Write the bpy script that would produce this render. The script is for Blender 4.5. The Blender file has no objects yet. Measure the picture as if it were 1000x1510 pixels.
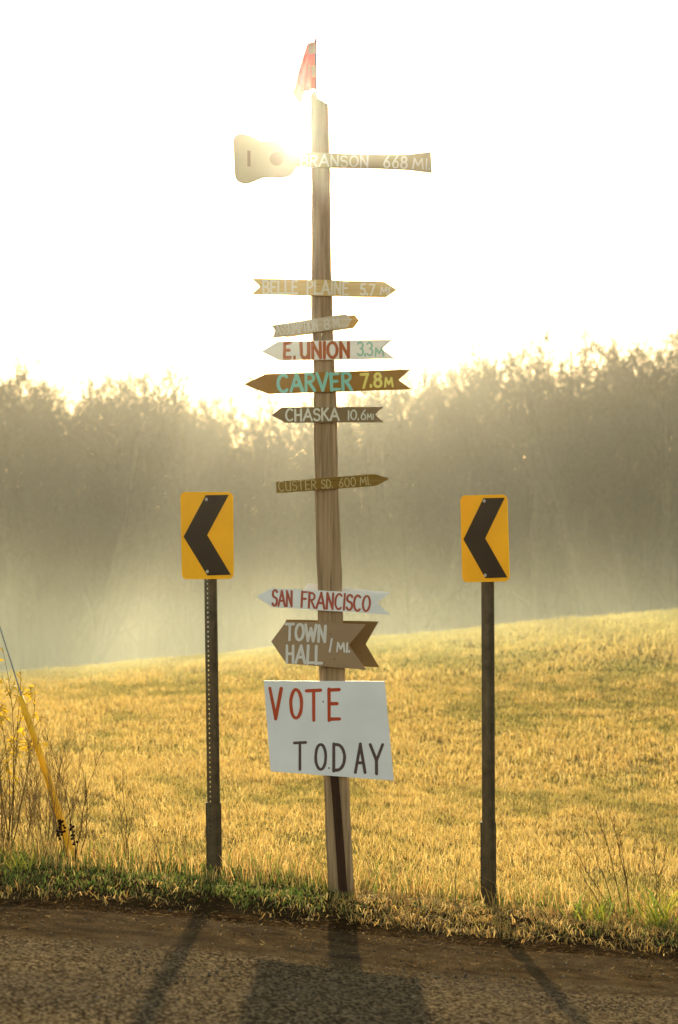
import bpy, bmesh, math, random
import numpy as np
from mathutils import Vector, Matrix

R = math.radians
rng = np.random.default_rng(7)
random.seed(7)
sc = bpy.context.scene
col = sc.collection

# ------------------------------------------------------------------ camera
FPX, CX, CY, HOR = 2517.0, 500.0, 755.0, 930.0      # photograph pixels (1000 x 1510)
EYE = Vector((0.0, 0.0, 1.70))
PITCH = math.atan((HOR - CY) / FPX)
cam = bpy.data.cameras.new('camera')
cam.sensor_fit = 'VERTICAL'
cam.sensor_height = 36.0
cam.sensor_width = 36.0 * 1000 / 1510
cam.lens = FPX / 1510 * 36.0
cam.clip_start, cam.clip_end = 0.1, 3000
cam.dof.use_dof = True
cam.dof.focus_distance = 11.75
cam.dof.aperture_fstop = 2.3
camo = bpy.data.objects.new('camera', cam)
camo.location = EYE
camo.rotation_euler = (math.pi / 2 + PITCH, 0, 0)
col.objects.link(camo)
sc.camera = camo


def ray(px, py):
    u, v = (px - CX) / FPX, (CY - py) / FPX
    return Vector((u, math.cos(PITCH) - math.sin(PITCH) * v, math.sin(PITCH) + math.cos(PITCH) * v))


def at(px, py, Y):
    d = ray(px, py)
    return EYE + d * (Y / d.y)


def on_plane(px, py, p0, n):
    d = ray(px, py)
    return EYE + d * ((p0 - EYE).dot(n) / d.dot(n))


# ------------------------------------------------------------------ light
SUN_DIR = ray(453.5, 205).normalized()
ELEV = math.asin(SUN_DIR.z)
AZ = math.atan2(SUN_DIR.x, SUN_DIR.y)
world = bpy.data.worlds.new('World')
sc.world = world
world.use_nodes = True
wn = world.node_tree.nodes
wl = world.node_tree.links
wn.clear()
sky = wn.new('ShaderNodeTexSky')
sky.sky_type = 'NISHITA'
sky.sun_disc = False
sky.sun_elevation = ELEV
sky.sun_rotation = AZ
sky.altitude = 250
sky.air_density = 1.4
sky.dust_density = 1.1
sky.ozone_density = 1.0
bg = wn.new('ShaderNodeBackground')
bg.inputs['Strength'].default_value = 0.15
wo = wn.new('ShaderNodeOutputWorld')
warm = wn.new('ShaderNodeMix')                 # the photograph's warm white balance
warm.data_type = 'RGBA'
warm.blend_type = 'MULTIPLY'
warm.inputs[0].default_value = 1.0
warm.inputs[7].default_value = (1.0, 0.855, 0.68, 1)
wl.new(sky.outputs[0], warm.inputs[6])
wl.new(warm.outputs[2], bg.inputs[0])
wl.new(bg.outputs[0], wo.inputs[0])

sun = bpy.data.lights.new('sun', 'SUN')
sun.energy = 3.3
sun.angle = R(0.7)
sun.color = (1.0, 0.85, 0.56)
suno = bpy.data.objects.new('sun', sun)
suno.rotation_euler = SUN_DIR.to_track_quat('Z', 'Y').to_euler()
suno.location = (0, 60, 40)
col.objects.link(suno)

sc.view_settings.view_transform = 'Standard'
sc.view_settings.look = 'None'
sc.view_settings.gamma = 1.0
sc.view_settings.exposure = 1.5
sc.render.engine = 'CYCLES'
sc.cycles.use_denoising = True
sc.cycles.max_bounces = 6
sc.cycles.volume_bounces = 2
sc.cycles.sample_clamp_indirect = 8.0
sc.cycles.volume_step_rate = 0.5

HAZE_DENSITY = 0.00038
HAZE_G = 0.955
MIST_DENSITY = 0.0054
MIST_G = 0.5


# ------------------------------------------------------------------ materials
class NT:
    def __init__(self, name):
        self.m = bpy.data.materials.new(name)
        self.m.use_nodes = True
        self.t = self.m.node_tree
        self.t.nodes.clear()
        self.out = self.n('ShaderNodeOutputMaterial')

    def n(self, kind, **kw):
        x = self.t.nodes.new(kind)
        for k, v in kw.items():
            setattr(x, k, v)
        return x

    def l(self, a, b):
        self.t.links.new(a, b)

    def noise(self, scale, detail=4, rough=0.55, vec=None, stretch=None):
        t = self.n('ShaderNodeTexNoise')
        t.inputs['Scale'].default_value = scale
        t.inputs['Detail'].default_value = detail
        t.inputs['Roughness'].default_value = rough
        if vec is None:
            vec = self.n('ShaderNodeTexCoord').outputs['Object']
        if stretch:
            mp = self.n('ShaderNodeMapping')
            mp.inputs['Scale'].default_value = stretch
            self.l(vec, mp.inputs['Vector'])
            vec = mp.outputs[0]
        self.l(vec, t.inputs['Vector'])
        return t.outputs['Fac']

    def ramp(self, fac, stops):
        r = self.n('ShaderNodeValToRGB')
        e = r.color_ramp.elements
        while len(e) < len(stops):
            e.new(0.5)
        for k, (p, c) in enumerate(stops):
            e[k].position = p
            e[k].color = (*c, 1) if not isinstance(c, (int, float)) else (c, c, c, 1)
        self.l(fac, r.inputs[0])
        return r.outputs['Color']

    def mix(self, fac, a, b, mode='MIX'):
        x = self.n('ShaderNodeMix', data_type='RGBA', blend_type=mode)
        for s, v in ((0, fac), (6, a), (7, b)):
            if hasattr(v, 'links'):
                self.l(v, x.inputs[s])
            elif s == 0:
                x.inputs[0].default_value = v
            else:
                x.inputs[s].default_value = (*v, 1)
        return x.outputs[2]

    def bsdf(self, colr, rough=0.8, spec=0.3, bump=None, bstr=0.3, bdist=0.01, metal=0.0):
        b = self.n('ShaderNodeBsdfPrincipled')
        if hasattr(colr, 'links'):
            self.l(colr, b.inputs['Base Color'])
        else:
            b.inputs['Base Color'].default_value = (*colr, 1)
        if hasattr(rough, 'links'):
            self.l(rough, b.inputs['Roughness'])
        else:
            b.inputs['Roughness'].default_value = rough
        b.inputs['Specular IOR Level'].default_value = spec
        b.inputs['Metallic'].default_value = metal
        if bump is not None:
            bn = self.n('ShaderNodeBump')
            bn.inputs['Strength'].default_value = bstr
            bn.inputs['Distance'].default_value = bdist
            self.l(bump, bn.inputs['Height'])
            self.l(bn.outputs[0], b.inputs['Normal'])
        return b.outputs[0]

    def done(self, s):
        self.l(s, self.out.inputs['Surface'])
        return self.m


def wood(name, dark, light, along='z', scale=1.0, rough=0.85, bstr=0.5):
    t = NT(name)
    st = {'z': (40, 40, 1.6), 'x': (1.6, 40, 40)}[along]
    g = t.noise(1.0 * scale, 6, 0.6, stretch=st)
    big = t.noise(2.2, 3, 0.5)
    c = t.ramp(g, [(0.3, dark), (0.68, light)])
    c2 = t.mix(t.ramp(big, [(0.35, 0.0), (0.7, 1.0)]), c, tuple(0.72 * x for x in light))
    c3 = t.mix(0.45, c, c2)
    crack = t.noise(1.0, 3, 0.6, stretch=(st[0] * 2.2, st[1] * 2.2, st[2] * 0.7))
    c4 = t.mix(t.ramp(crack, [(0.27, 1.0), (0.33, 0.0)]), c3, tuple(0.35 * x for x in dark))
    return t.done(t.bsdf(c4, rough, 0.2, g, bstr, 0.004))


def paint(name, c, wear=0.12, rough=0.6, wearcol=None, scale=9):
    t = NT(name)
    a = t.noise(scale, 6, 0.65)
    b = t.noise(2.5, 3, 0.5)
    grain = t.noise(1.0, 4, 0.6, stretch=(2.0, 60, 60))
    lo = tuple(x * 0.86 for x in c)
    cc = t.mix(t.ramp(b, [(0.35, 0.0), (0.7, 1.0)]), c, lo)
    wc = wearcol or tuple(x * 0.55 for x in c)
    cc = t.mix(t.ramp(a, [(0.62, 0.0), (0.75, 1.0)]), cc, t.mix(wear, cc, wc))
    cc = t.mix(t.ramp(grain, [(0.62, 0.0), (0.72, 1.0)]), cc, t.mix(wear * 1.6, cc, wc))
    return t.done(t.bsdf(cc, rough, 0.25, grain, 0.25, 0.002))


def foliage(name, trans=0.45, gloss=0.04, tint=(1, 1, 1)):
    """blades and leaves: colour from the vertex attribute, light passes through"""
    t = NT(name)
    at_ = t.n('ShaderNodeAttribute', attribute_name='Col')
    c = t.mix(1.0, at_.outputs['Color'], tint, 'MULTIPLY')
    d = t.n('ShaderNodeBsdfDiffuse')
    tr = t.n('ShaderNodeBsdfTranslucent')
    gl = t.n('ShaderNodeBsdfGlossy')
    gl.inputs['Roughness'].default_value = 0.45
    t.l(c, d.inputs['Color'])
    t.l(c, tr.inputs['Color'])
    gl.inputs['Color'].default_value = (0.8, 0.8, 0.75, 1)
    m1 = t.n('ShaderNodeMixShader')
    m1.inputs[0].default_value = trans
    t.l(d.outputs[0], m1.inputs[1])
    t.l(tr.outputs[0], m1.inputs[2])
    m2 = t.n('ShaderNodeMixShader')
    m2.inputs[0].default_value = gloss
    t.l(m1.outputs[0], m2.inputs[1])
    t.l(gl.outputs[0], m2.inputs[2])
    return t.done(m2.outputs[0])


M = {}
M['post'] = wood('post_wood', (0.13, 0.078, 0.040), (0.40, 0.265, 0.15))
M['stripe'] = wood('dark_wood', (0.022, 0.009, 0.004), (0.05, 0.022, 0.010))
M['tan'] = wood('tan_board', (0.44, 0.28, 0.09), (0.60, 0.41, 0.16), 'x')
M['gold'] = wood('gold_board', (0.28, 0.17, 0.05), (0.44, 0.28, 0.09), 'x')
M['greytan'] = wood('grey_board', (0.40, 0.31, 0.21), (0.56, 0.46, 0.33), 'x')
M['white'] = paint('white_paint', (0.70, 0.69, 0.69), 0.25)
M['rear'] = paint('shaded_brown_paint', (0.17, 0.09, 0.025), 0.2)  # brown darkened: the shade between the two boards is put into the colour
M['whiteb'] = paint('white_paint_aged', (0.80, 0.74, 0.67), 0.3)
M['vote'] = paint('white_foam', (0.66, 0.655, 0.68), 0.08, 0.55, scale=30)
M['carver'] = paint('brown_paint', (0.27, 0.115, 0.004), 0.25)
M['chaska'] = paint('grey_brown_paint', (0.19, 0.12, 0.055), 0.3)
M['custer'] = wood('carved_board', (0.12, 0.062, 0.008), (0.24, 0.135, 0.022), 'x')
M['hall'] = paint('taupe_paint', (0.29, 0.185, 0.105), 0.2)
M['guitar'] = paint('guitar_paint', (0.42, 0.33, 0.20), 0.15)
M['guitar_dark'] = paint('guitar_detail', (0.20, 0.13, 0.06), 0.15)
for nm, c in dict(cream=(0.62, 0.54, 0.40), rust=(0.42, 0.10, 0.025), green=(0.28, 0.50, 0.38),
                  teal=(0.22, 0.50, 0.40), yellow=(0.72, 0.58, 0.10), bone=(0.58, 0.54, 0.43),
                  ochre=(0.45, 0.33, 0.13), red=(0.36, 0.075, 0.045), offwhite=(0.60, 0.56, 0.52),
                  vote_red=(0.40, 0.05, 0.012), vote_grey=(0.085, 0.05, 0.05), pale=(0.60, 0.55, 0.48)).items():
    M['l_' + nm] = paint('lettering_' + nm, c, 0.25, 0.6, scale=40)
M['sign_yellow'] = paint('sheeting_yellow', (0.98, 0.45, 0.0), 0.16, 0.7, scale=20)
M['sign_black'] = paint('sheeting_black', (0.024, 0.010, 0.001), 0.1, 0.8)
t = NT('post_steel')
r1 = t.noise(14, 5, 0.6)
M['steel'] = t.done(t.bsdf(t.ramp(r1, [(0.3, (0.045, 0.030, 0.013)), (0.7, (0.10, 0.072, 0.036))]), 0.55, 0.4, r1, 0.2, 0.002, 0.25))
t = NT('sleeve_steel')
r1 = t.noise(18, 5, 0.6)
M['sleeve'] = t.done(t.bsdf(t.ramp(r1, [(0.3, (0.03, 0.018, 0.010)), (0.7, (0.075, 0.05, 0.03))]), 0.65, 0.4, r1, 0.3, 0.002, 0.2))
t = NT('galvanised')
M['galv'] = t.done(t.bsdf((0.45, 0.43, 0.40), 0.4, 0.5, metal=0.7))
t = NT('wire_steel')
M['wire'] = t.done(t.bsdf((0.20, 0.21, 0.22), 0.5, 0.5, metal=0.5))
t = NT('guard_plastic')
nz = t.noise(6, 4)
dd = t.n('ShaderNodeBsdfTranslucent')
cc = t.ramp(nz, [(0.3, (0.72, 0.44, 0.01)), (0.7, (0.88, 0.58, 0.02))])
t.l(cc, dd.inputs['Color'])
mx = t.n('ShaderNodeMixShader')
mx.inputs[0].default_value = 0.4
t.l(t.bsdf(cc, 0.45, 0.4), mx.inputs[1])
t.l(dd.outputs[0], mx.inputs[2])
M['guard'] = t.done(mx.outputs[0])


def cloth(name, c, tr=0.55):
    t = NT(name)
    d = t.n('ShaderNodeBsdfDiffuse')
    r_ = t.n('ShaderNodeBsdfTranslucent')
    nz = t.noise(30, 4)
    cc = t.mix(t.ramp(nz, [(0.3, 0.0), (0.7, 0.4)]), c, tuple(0.7 * x for x in c))
    t.l(cc, d.inputs['Color'])
    t.l(cc, r_.inputs['Color'])
    m_ = t.n('ShaderNodeMixShader')
    m_.inputs[0].default_value = tr
    t.l(d.outputs[0], m_.inputs[1])
    t.l(r_.outputs[0], m_.inputs[2])
    return t.done(m_.outputs[0])


M['flag'] = cloth('flag_orange', (0.72, 0.06, 0.008))
M['patch'] = cloth('flag_patch', (0.42, 0.11, 0.02), 0.5)
M['field_blades'] = foliage('field_blades', 0.48)
M['blades'] = foliage('verge_blades', 0.5, 0.01)
M['dry'] = foliage('dry_weed', 0.2, 0.0)
M['chaff'] = foliage('chaff_bits', 0.1, 0.0)
M['leaf'] = foliage('yellow_leaves', 0.55)
t = NT('bark')
nz = t.noise(4, 5, 0.6)
M['bark'] = t.done(t.bsdf(t.ramp(nz, [(0.3, (0.035, 0.030, 0.018)), (0.7, (0.085, 0.075, 0.042))]), 0.9, 0.2))
M['brush'] = foliage('brush_twigs', 0.15)

# ------------------------------------------------------------------ object helpers


def tag(o, label=None, cat=None, group=None, kind=None):
    for k, v in (('label', label), ('category', cat), ('group', group), ('kind', kind)):
        if v:
            o[k] = v
    return o


def mesh_obj(name, verts, faces, mat, parent=None, smooth=False):
    me = bpy.data.meshes.new(name)
    me.from_pydata([tuple(v) for v in verts], [], faces)
    me.materials.append(mat)
    if smooth:
        me.polygons.foreach_set('use_smooth', [True] * len(me.polygons))
    me.update()
    o = bpy.data.objects.new(name, me)
    col.objects.link(o)
    if parent is not None:
        o.parent = parent
        o.matrix_parent_inverse = Matrix.Translation(-Vector(parent.location))
    return o


def empty(name, loc):
    e = bpy.data.objects.new(name, None)
    e.empty_display_size = 0.1
    e.location = loc
    col.objects.link(e)
    return e


class MB:
    def __init__(self):
        self.v, self.f = [], []

    def add(self, vs, fs):
        k = len(self.v)
        self.v += [tuple(x) for x in vs]
        self.f += [tuple(i + k for i in f) for f in fs]

    def tube(self, pts, rad, n=5, caps=True):
        pts = [Vector(p) for p in pts]
        rings = []
        for i, p in enumerate(pts):
            a, b = pts[max(i - 1, 0)], pts[min(i + 1, len(pts) - 1)]
            d = (b - a).normalized()
            u = d.cross(Vector((0, 1, 0.01)))
            if u.length < 0.1:
                u = d.cross(Vector((1, 0, 0)))
            u.normalize()
            w = d.cross(u)
            r = rad[i] if hasattr(rad, '__len__') else rad
            rings += [p + (u * math.cos(2 * math.pi * j / n) + w * math.sin(2 * math.pi * j / n)) * r for j in range(n)]
        fs = []
        for i in range(len(pts) - 1):
            for j in range(n):
                k = (j + 1) % n
                fs.append((i * n + j, i * n + k, (i + 1) * n + k, (i + 1) * n + j))
        if caps:
            fs.append(tuple(range(n - 1, -1, -1)))
            fs.append(tuple((len(pts) - 1) * n + j for j in range(n)))
        self.add(rings, fs)

    def blob(self, c, ax, l, r):
        """elongated seed: 8 faces"""
        c, ax = Vector(c), Vector(ax).normalized()
        u = ax.cross(Vector((0.3, 1, 0.2))).normalized()
        w = ax.cross(u)
        vs = [c - ax * l, c + ax * l] + [c + (u * math.cos(a) + w * math.sin(a)) * r for a in (0, 1.57, 3.14, 4.71)]
        self.add(vs, [(0, 3, 2), (0, 4, 3), (0, 5, 4), (0, 2, 5), (1, 2, 3), (1, 3, 4), (1, 4, 5), (1, 5, 2)])

    def obj(self, name, mat, parent=None, smooth=False):
        return mesh_obj(name, self.v, self.f, mat, parent, smooth)


def set_col(o, cols):
    """cols: (nverts, 3) numpy"""
    me = o.data
    a = me.color_attributes.new('Col', 'FLOAT_COLOR', 'POINT')
    buf = np.ones((len(me.vertices), 4), dtype=np.float32)
    buf[:, :3] = cols
    a.data.foreach_set('color', buf.ravel())


def np_mesh(name, V, quads, tris, mat, cols=None):
    me = bpy.data.meshes.new(name)
    nq, nt = len(quads), len(tris)
    me.vertices.add(len(V))
    me.vertices.foreach_set('co', np.asarray(V, np.float32).ravel())
    idx = np.concatenate([np.asarray(quads, np.int32).ravel(), np.asarray(tris, np.int32).ravel()]).astype(np.int32)
    me.loops.add(len(idx))
    me.loops.foreach_set('vertex_index', idx)
    starts = np.concatenate([np.arange(nq) * 4, nq * 4 + np.arange(nt) * 3]).astype(np.int32)
    me.polygons.add(nq + nt)
    me.polygons.foreach_set('loop_start', starts)
    me.update(calc_edges=True)
    me.validate()
    me.materials.append(mat)
    o = bpy.data.objects.new(name, me)
    col.objects.link(o)
    if cols is not None:
        set_col(o, cols)
    return o


def blades(name, P, H, W, lean, mat, C, az=None, curve=0.5):
    """P (n,3) roots, H heights, W widths, lean (n) sideways reach as a share of height"""
    n = len(P)
    if az is None:
        az = rng.uniform(0, 2 * np.pi, n)
    fa = rng.uniform(0, np.pi, n)
    d = np.stack([np.cos(az), np.sin(az), np.zeros(n)], 1)
    s = np.stack([np.cos(fa), np.sin(fa), np.zeros(n)], 1) * (W * 0.5)[:, None]
    up = np.array([0, 0, 1.0])
    mid = P + up * (H * 0.55)[:, None] + d * (lean * H * 0.55 * curve)[:, None]
    tip = P + up * H[:, None] * (1 - 0.35 * np.clip(lean, 0, 1.6))[:, None] + d * (lean * H)[:, None]
    V = np.stack([P - s, P + s, mid + s * 0.85, mid - s * 0.85, tip], 1).reshape(-1, 3)
    b = np.arange(n)[:, None] * 5
    q = b + np.array([[0, 1, 2, 3]])
    t_ = b + np.array([[3, 2, 4]])
    return np_mesh(name, V, q, t_, mat, np.repeat(C, 5, axis=0))


def smooth(a, b, x):
    t_ = np.clip((x - a) / (b - a), 0, 1)
    return t_ * t_ * (3 - 2 * t_)


def vnoise(x, y, seed=0):
    """cheap smooth value noise, numpy"""
    x, y = np.asarray(x, float), np.asarray(y, float)
    xi, yi = np.floor(x).astype(np.int64), np.floor(y).astype(np.int64)
    fx, fy = x - xi, y - yi
    fx, fy = fx * fx * (3 - 2 * fx), fy * fy * (3 - 2 * fy)

    def h(a, b):
        k = (a * 374761393 + b * 668265263 + seed * 1274126177) & 0x7fffffff
        k = ((k ^ (k >> 13)) * 1103515245) & 0x7fffffff
        return ((k ^ (k >> 16)) & 0xffff) / 65535.0
    return (h(xi, yi) * (1 - fx) + h(xi + 1, yi) * fx) * (1 - fy) + (h(xi, yi + 1) * (1 - fx) + h(xi + 1, yi + 1) * fx) * fy


# ------------------------------------------------------------------ terrain
EDGE = 10.95          # where the road ends and the verge begins
CREST = 48.0


def road_z(x, y):
    return -0.14 - 0.25 * np.tanh(0.42 * x) + 0.16 * np.clip((10.9 - y) / 3.2, 0, 1)


def edge_y(x):
    return EDGE + 0.10 * np.sin(x * 1.3 + 0.6) + 0.16 * (vnoise(x * 2.1, 3.3, 5) - 0.5)


def ground_z(x, y):
    x, y = np.asarray(x, float), np.asarray(y, float)
    r = road_z(x, y)
    lv = vnoise(x * 1.7, x * 0 + .5, 61)
    lip = r + 0.09 * (1 - .35 * smooth(0, 1.2, x)) * smooth(-0.15 - .2 * lv, 0.15 + .5 * lv, y - edge_y(x) + .14 * (vnoise(x * 6, y * 6, 62) - .5)) + 0.03 * (vnoise(x * 3, y * 3, 2) - 0.5) * smooth(0, .3, y - edge_y(x))
    xc = 25 * np.tanh(x / 25)
    crest = 1.30 + 0.10 * xc + 0.02 * (np.abs(x) > 0) * np.sin(x * 0.3)
    s = np.clip((y - 12.2) / (CREST - 12.2), 0, None)
    near = lip - 0.03
    sm = smooth(0.0, 1.0, s)
    f = near * (1 - sm) + crest * sm
    f = f + 0.10 * (vnoise(x * 0.25, y * 0.25, 9) - 0.5) * smooth(13, 22, y)
    over = np.clip(y - CREST, 0, None)
    drop = 0.0045 * over ** 2
    f = f - np.where(drop < 3, drop, 3 + 2.2 * np.tanh((drop - 3) / 2.2))
    f = f + 20.0 * smooth(108, 235, y)
    z = np.where(y < 12.2, lip, f)
    clod = .02 * (vnoise(x * 5, y * 7, 63) - .5) + .016 * (vnoise(x * 17, y * 19, 64) - .5)
    z = z + clod * smooth(-.7, -.1, y - edge_y(x)) * (1 - smooth(.5, 1.0, y - edge_y(x)))
    z = z - 0.02 * (1 - smooth(-.55, -.3, y - edge_y(x)))
    return z


ys = np.concatenate([np.linspace(-60, 2, 10), np.linspace(3, 9.2, 8), np.arange(9.35, 12.6, 0.04), np.arange(12.7, 30, 0.35),
                     np.arange(30, 75, 1.0), np.arange(75, 262, 4.0)])
xs = np.concatenate([np.linspace(-150, -30, 13), np.arange(-28, -5, 1.0), np.arange(-5, 5, 0.045), np.arange(5, 29, 1.0), np.linspace(30, 150, 13)])
GX, GY = np.meshgrid(xs, ys)
GZ = ground_z(GX, GY)
V = np.stack([GX, GY, GZ], -1).reshape(-1, 3)
nx, ny = len(xs), len(ys)
ii = (np.arange(ny - 1)[:, None] * nx + np.arange(nx - 1)[None, :]).ravel()
Q = np.stack([ii, ii + 1, ii + 1 + nx, ii + nx], 1)
t = NT('ground_soil')
tc = t.n('ShaderNodeTexCoord')
sep = t.n('ShaderNodeSeparateXYZ')
t.l(tc.outputs['Object'], sep.inputs[0])
n1 = t.noise(3.0, 8, 0.65)
n2 = t.noise(0.22, 4, 0.5)
soil = t.ramp(n1, [(0.3, (0.012, 0.006, 0.002)), (0.55, (0.034, 0.019, 0.007)), (0.75, (0.07, 0.042, 0.016))])
fld = t.mix(t.ramp(n1, [(0.35, 0.0), (0.65, 1.0)]), (0.13, 0.085, 0.022), (0.27, 0.18, 0.055))
fld2 = t.mix(t.ramp(n2, [(0.4, 0.0), (0.65, 1.0)]), fld, (0.15, 0.14, 0.03))
mr = t.n('ShaderNodeMapRange')
mr.inputs['From Min'].default_value = 11.6
mr.inputs['From Max'].default_value = 13.0
t.l(sep.outputs['Y'], mr.inputs['Value'])
n3 = t.noise(22.0, 6, 0.7)
m_soil = t.done(t.bsdf(t.mix(mr.outputs[0], soil, fld2), 1.0, 0.0, n3, 0.8, 0.02))
g = np_mesh('ground', V, Q, np.zeros((0, 3), int), m_soil)
tag(g, kind='structure')
g.data.polygons.foreach_set('use_smooth', [True] * len(g.data.polygons))

# the road: its own sheet with a ragged far edge
rx = np.concatenate([np.linspace(-150, -10, 30), np.arange(-9, 9, 0.08), np.linspace(9.5, 150, 30)])
rv, rows = [], np.concatenate([np.linspace(-14, 4, 7), np.linspace(4.6, 9.9, 44)])
RX, RYY = np.meshgrid(rx, rows)
wob = 0.05 * (vnoise(RX * 9, RYY * 0 + 1.0, 3) - 0.5)
lastrow = (edge_y(rx) - 0.42 + 0.05 * (vnoise(rx * 9, rx * 0, 4) - 0.5))
RX = np.vstack([RX, rx[None], rx[None]])
RYY = np.vstack([RYY, lastrow[None] - 0.2, lastrow[None]])
RZ = road_z(RX, RYY) + 0.012 * (vnoise(RX * 1.5, RYY * 2.5, 8) - 0.5) * (RYY > 4)
RZ[-1] -= 0.012
V = np.stack([RX, RYY, RZ], -1).reshape(-1, 3)
nx, ny = RX.shape[1], RX.shape[0]
ii = (np.arange(ny - 1)[:, None] * nx + np.arange(nx - 1)[None, :]).ravel()
Q = np.stack([ii, ii + 1, ii + 1 + nx, ii + nx], 1)
t = NT('road_gravel')
tc = t.n('ShaderNodeTexCoord')
sep = t.n('ShaderNodeSeparateXYZ')
t.l(tc.outputs['Object'], sep.inputs[0])
vor = t.n('ShaderNodeTexVoronoi')
vor.inputs['Scale'].default_value = 70
t.l(tc.outputs['Object'], vor.inputs['Vector'])
v2 = t.n('ShaderNodeTexVoronoi')
v2.inputs['Scale'].default_value = 95
t.l(tc.outputs['Object'], v2.inputs['Vector'])
f1 = t.noise(60, 8, 0.75)
f2 = t.noise(1.3, 5, 0.6)
stone = t.ramp(vor.outputs['Color'], [(0.34, (0.012, 0.007, 0.003)), (0.5, (0.056, 0.037, 0.018)), (0.64, (0.22, 0.155, 0.082))])
stone = t.mix(0.3, stone, t.ramp(f1, [(0.3, (0.026, 0.017, 0.008)), (0.7, (0.12, 0.081, 0.042))]))
dirt = t.mix(t.ramp(t.noise(5.0, 6, 0.7), [(0.38, 0.0), (0.62, 1.0)]), t.ramp(f1, [(0.3, (0.012, 0.007, 0.003)), (0.7, (0.05, 0.03, 0.013))]), t.ramp(f1, [(0.3, (0.03, 0.018, 0.008)), (0.7, (0.15, 0.095, 0.042))]))
# drifted dirt and chaff towards the verge, in streaks along the road
st = t.noise(1.0, 5, 0.6, vec=tc.outputs['Object'], stretch=(1.1, 4.0, 1))
mr = t.n('ShaderNodeMapRange')
mr.inputs['From Min'].default_value = 8.6
mr.inputs['From Max'].default_value = 10.1
t.l(sep.outputs['Y'], mr.inputs['Value'])
ad = t.n('ShaderNodeMath', operation='ADD')
t.l(mr.outputs[0], ad.inputs[0])
t.l(st, ad.inputs[1])
dm = t.ramp(ad.outputs[0], [(0.62, 0.0), (1.15, 1.0)])
base = t.mix(dm, stone, dirt)
base = t.mix(t.ramp(f2, [(0.35, 0.0), (0.7, 0.45)]), base, (0.05, 0.04, 0.028))
hm = t.n('ShaderNodeMath', operation='ADD')
t.l(vor.outputs['Distance'], hm.inputs[0])
t.l(f1, hm.inputs[1])
m_road = t.done(t.bsdf(base, 1.0, 0.0, hm.outputs[0], 0.8, 0.007))
road = np_mesh('road', V, Q, np.zeros((0, 3), int), m_road)
tag(road, kind='structure')
road.data.polygons.foreach_set('use_smooth', [True] * len(road.data.polygons))

# ------------------------------------------------------------------ the signpost
YF = 11.62                              # front face of the post
prof = [(140, 457.5, 484.5), (190, 458, 485.5), (250, 459, 487), (330, 459, 488), (400, 459.3, 489), (450, 458.3, 490.7),
        (500, 461, 492), (540, 462, 493.7), (600, 462.6, 496.5), (650, 463.2, 497.3), (700, 464, 498.5), (780, 465.5, 501.5),
        (850, 468, 504), (910, 469, 506), (990, 471, 509), (1080, 474.5, 512), (1160, 478, 515), (1250, 481, 519.5), (1345, 486, 523.5)]
vs, fs = [], []
N = 12
lev = []
for k in range(len(prof) - 1):
    for q in range(3):
        a = q / 3
        lev.append([prof[k][j] * (1 - a) + prof[k + 1][j] * a for j in range(3)])
lev.append(list(prof[-1]))
for k, (py, x0, x1) in enumerate(lev):
    j0, j1 = random.uniform(-.5, .5), random.uniform(-.5, .5)
    a, b = at(x0 + j0, py, YF), at(x1 + j1, py, YF)
    w = b.x - a.x
    dep = w * 0.95
    c = 0.14 * w
    ring = [(a.x, YF + c), (a.x + c * .7, YF), (b.x - c * .7, YF), (b.x, YF + c), (b.x, YF + dep - c), (b.x - c, YF + dep), (a.x + c, YF + dep), (a.x, YF + dep - c)]
    for (x, y) in ring:
        z = a.z
        if k == 0:                       # slanted sawn top
            z = a.z - (x - a.x) / w * 0.055 + 0.01 * math.sin(x * 90)
        vs.append((x, y, z))
for k in range(len(lev) - 1):
    for j in range(8):
        j2 = (j + 1) % 8
        fs.append((k * 8 + j, k * 8 + j2, (k + 1) * 8 + j2, (k + 1) * 8 + j))
fs.append(tuple(range(7, -1, -1)))
base_pt = at(505, 1330, YF + 0.08)
post = empty('signpost', (base_pt.x, base_pt.y, float(ground_z(base_pt.x, base_pt.y))))
tag(post, 'tall weathered square wooden post carrying all the wooden direction boards', 'signpost')
mesh_obj('pole', vs, fs, M['post'], post)
# a sliver of wood left standing at the sawn top
mb = MB()
p = [at(457.5, 142, YF + .03), at(463, 134, YF + .03), at(467, 133, YF + .03), at(465, 146, YF + .03)]
mb.add([v for v in p] + [v + Vector((0, 0.03, 0)) for v in p], [(0, 1, 2, 3), (7, 6, 5, 4), (0, 4, 5, 1), (1, 5, 6, 2), (2, 6, 7, 3), (3, 7, 4, 0)])
mb.obj('splinter', M['post'], post)
lp = [(486.8, 1138), (498.8, 1138), (506, 1225), (514, 1338), (501, 1338), (494, 1230)]  # slanted dark strip, slightly proud of the post's front
mb = MB()
F = [at(x, y, YF - 0.014) for x, y in lp]
B = [at(x, y, YF + 0.001) for x, y in lp]
mb.add(F + B, [tuple(range(6)), tuple(range(11, 5, -1))] + [(i, i + 6, (i + 1) % 6 + 6, (i + 1) % 6) for i in range(6)])
tag(mb.obj('stripe', M['stripe'], post), 'dark lath running down the foot of the post')

# ------------------------------------------------------------------ hand lettering


def arc(cx, cy, rx, ry, a0, a1, n=9):
    return [(cx + rx * math.cos(R(a0 + (a1 - a0) * i / n)), cy + ry * math.sin(R(a0 + (a1 - a0) * i / n))) for i in range(n + 1)]


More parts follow.
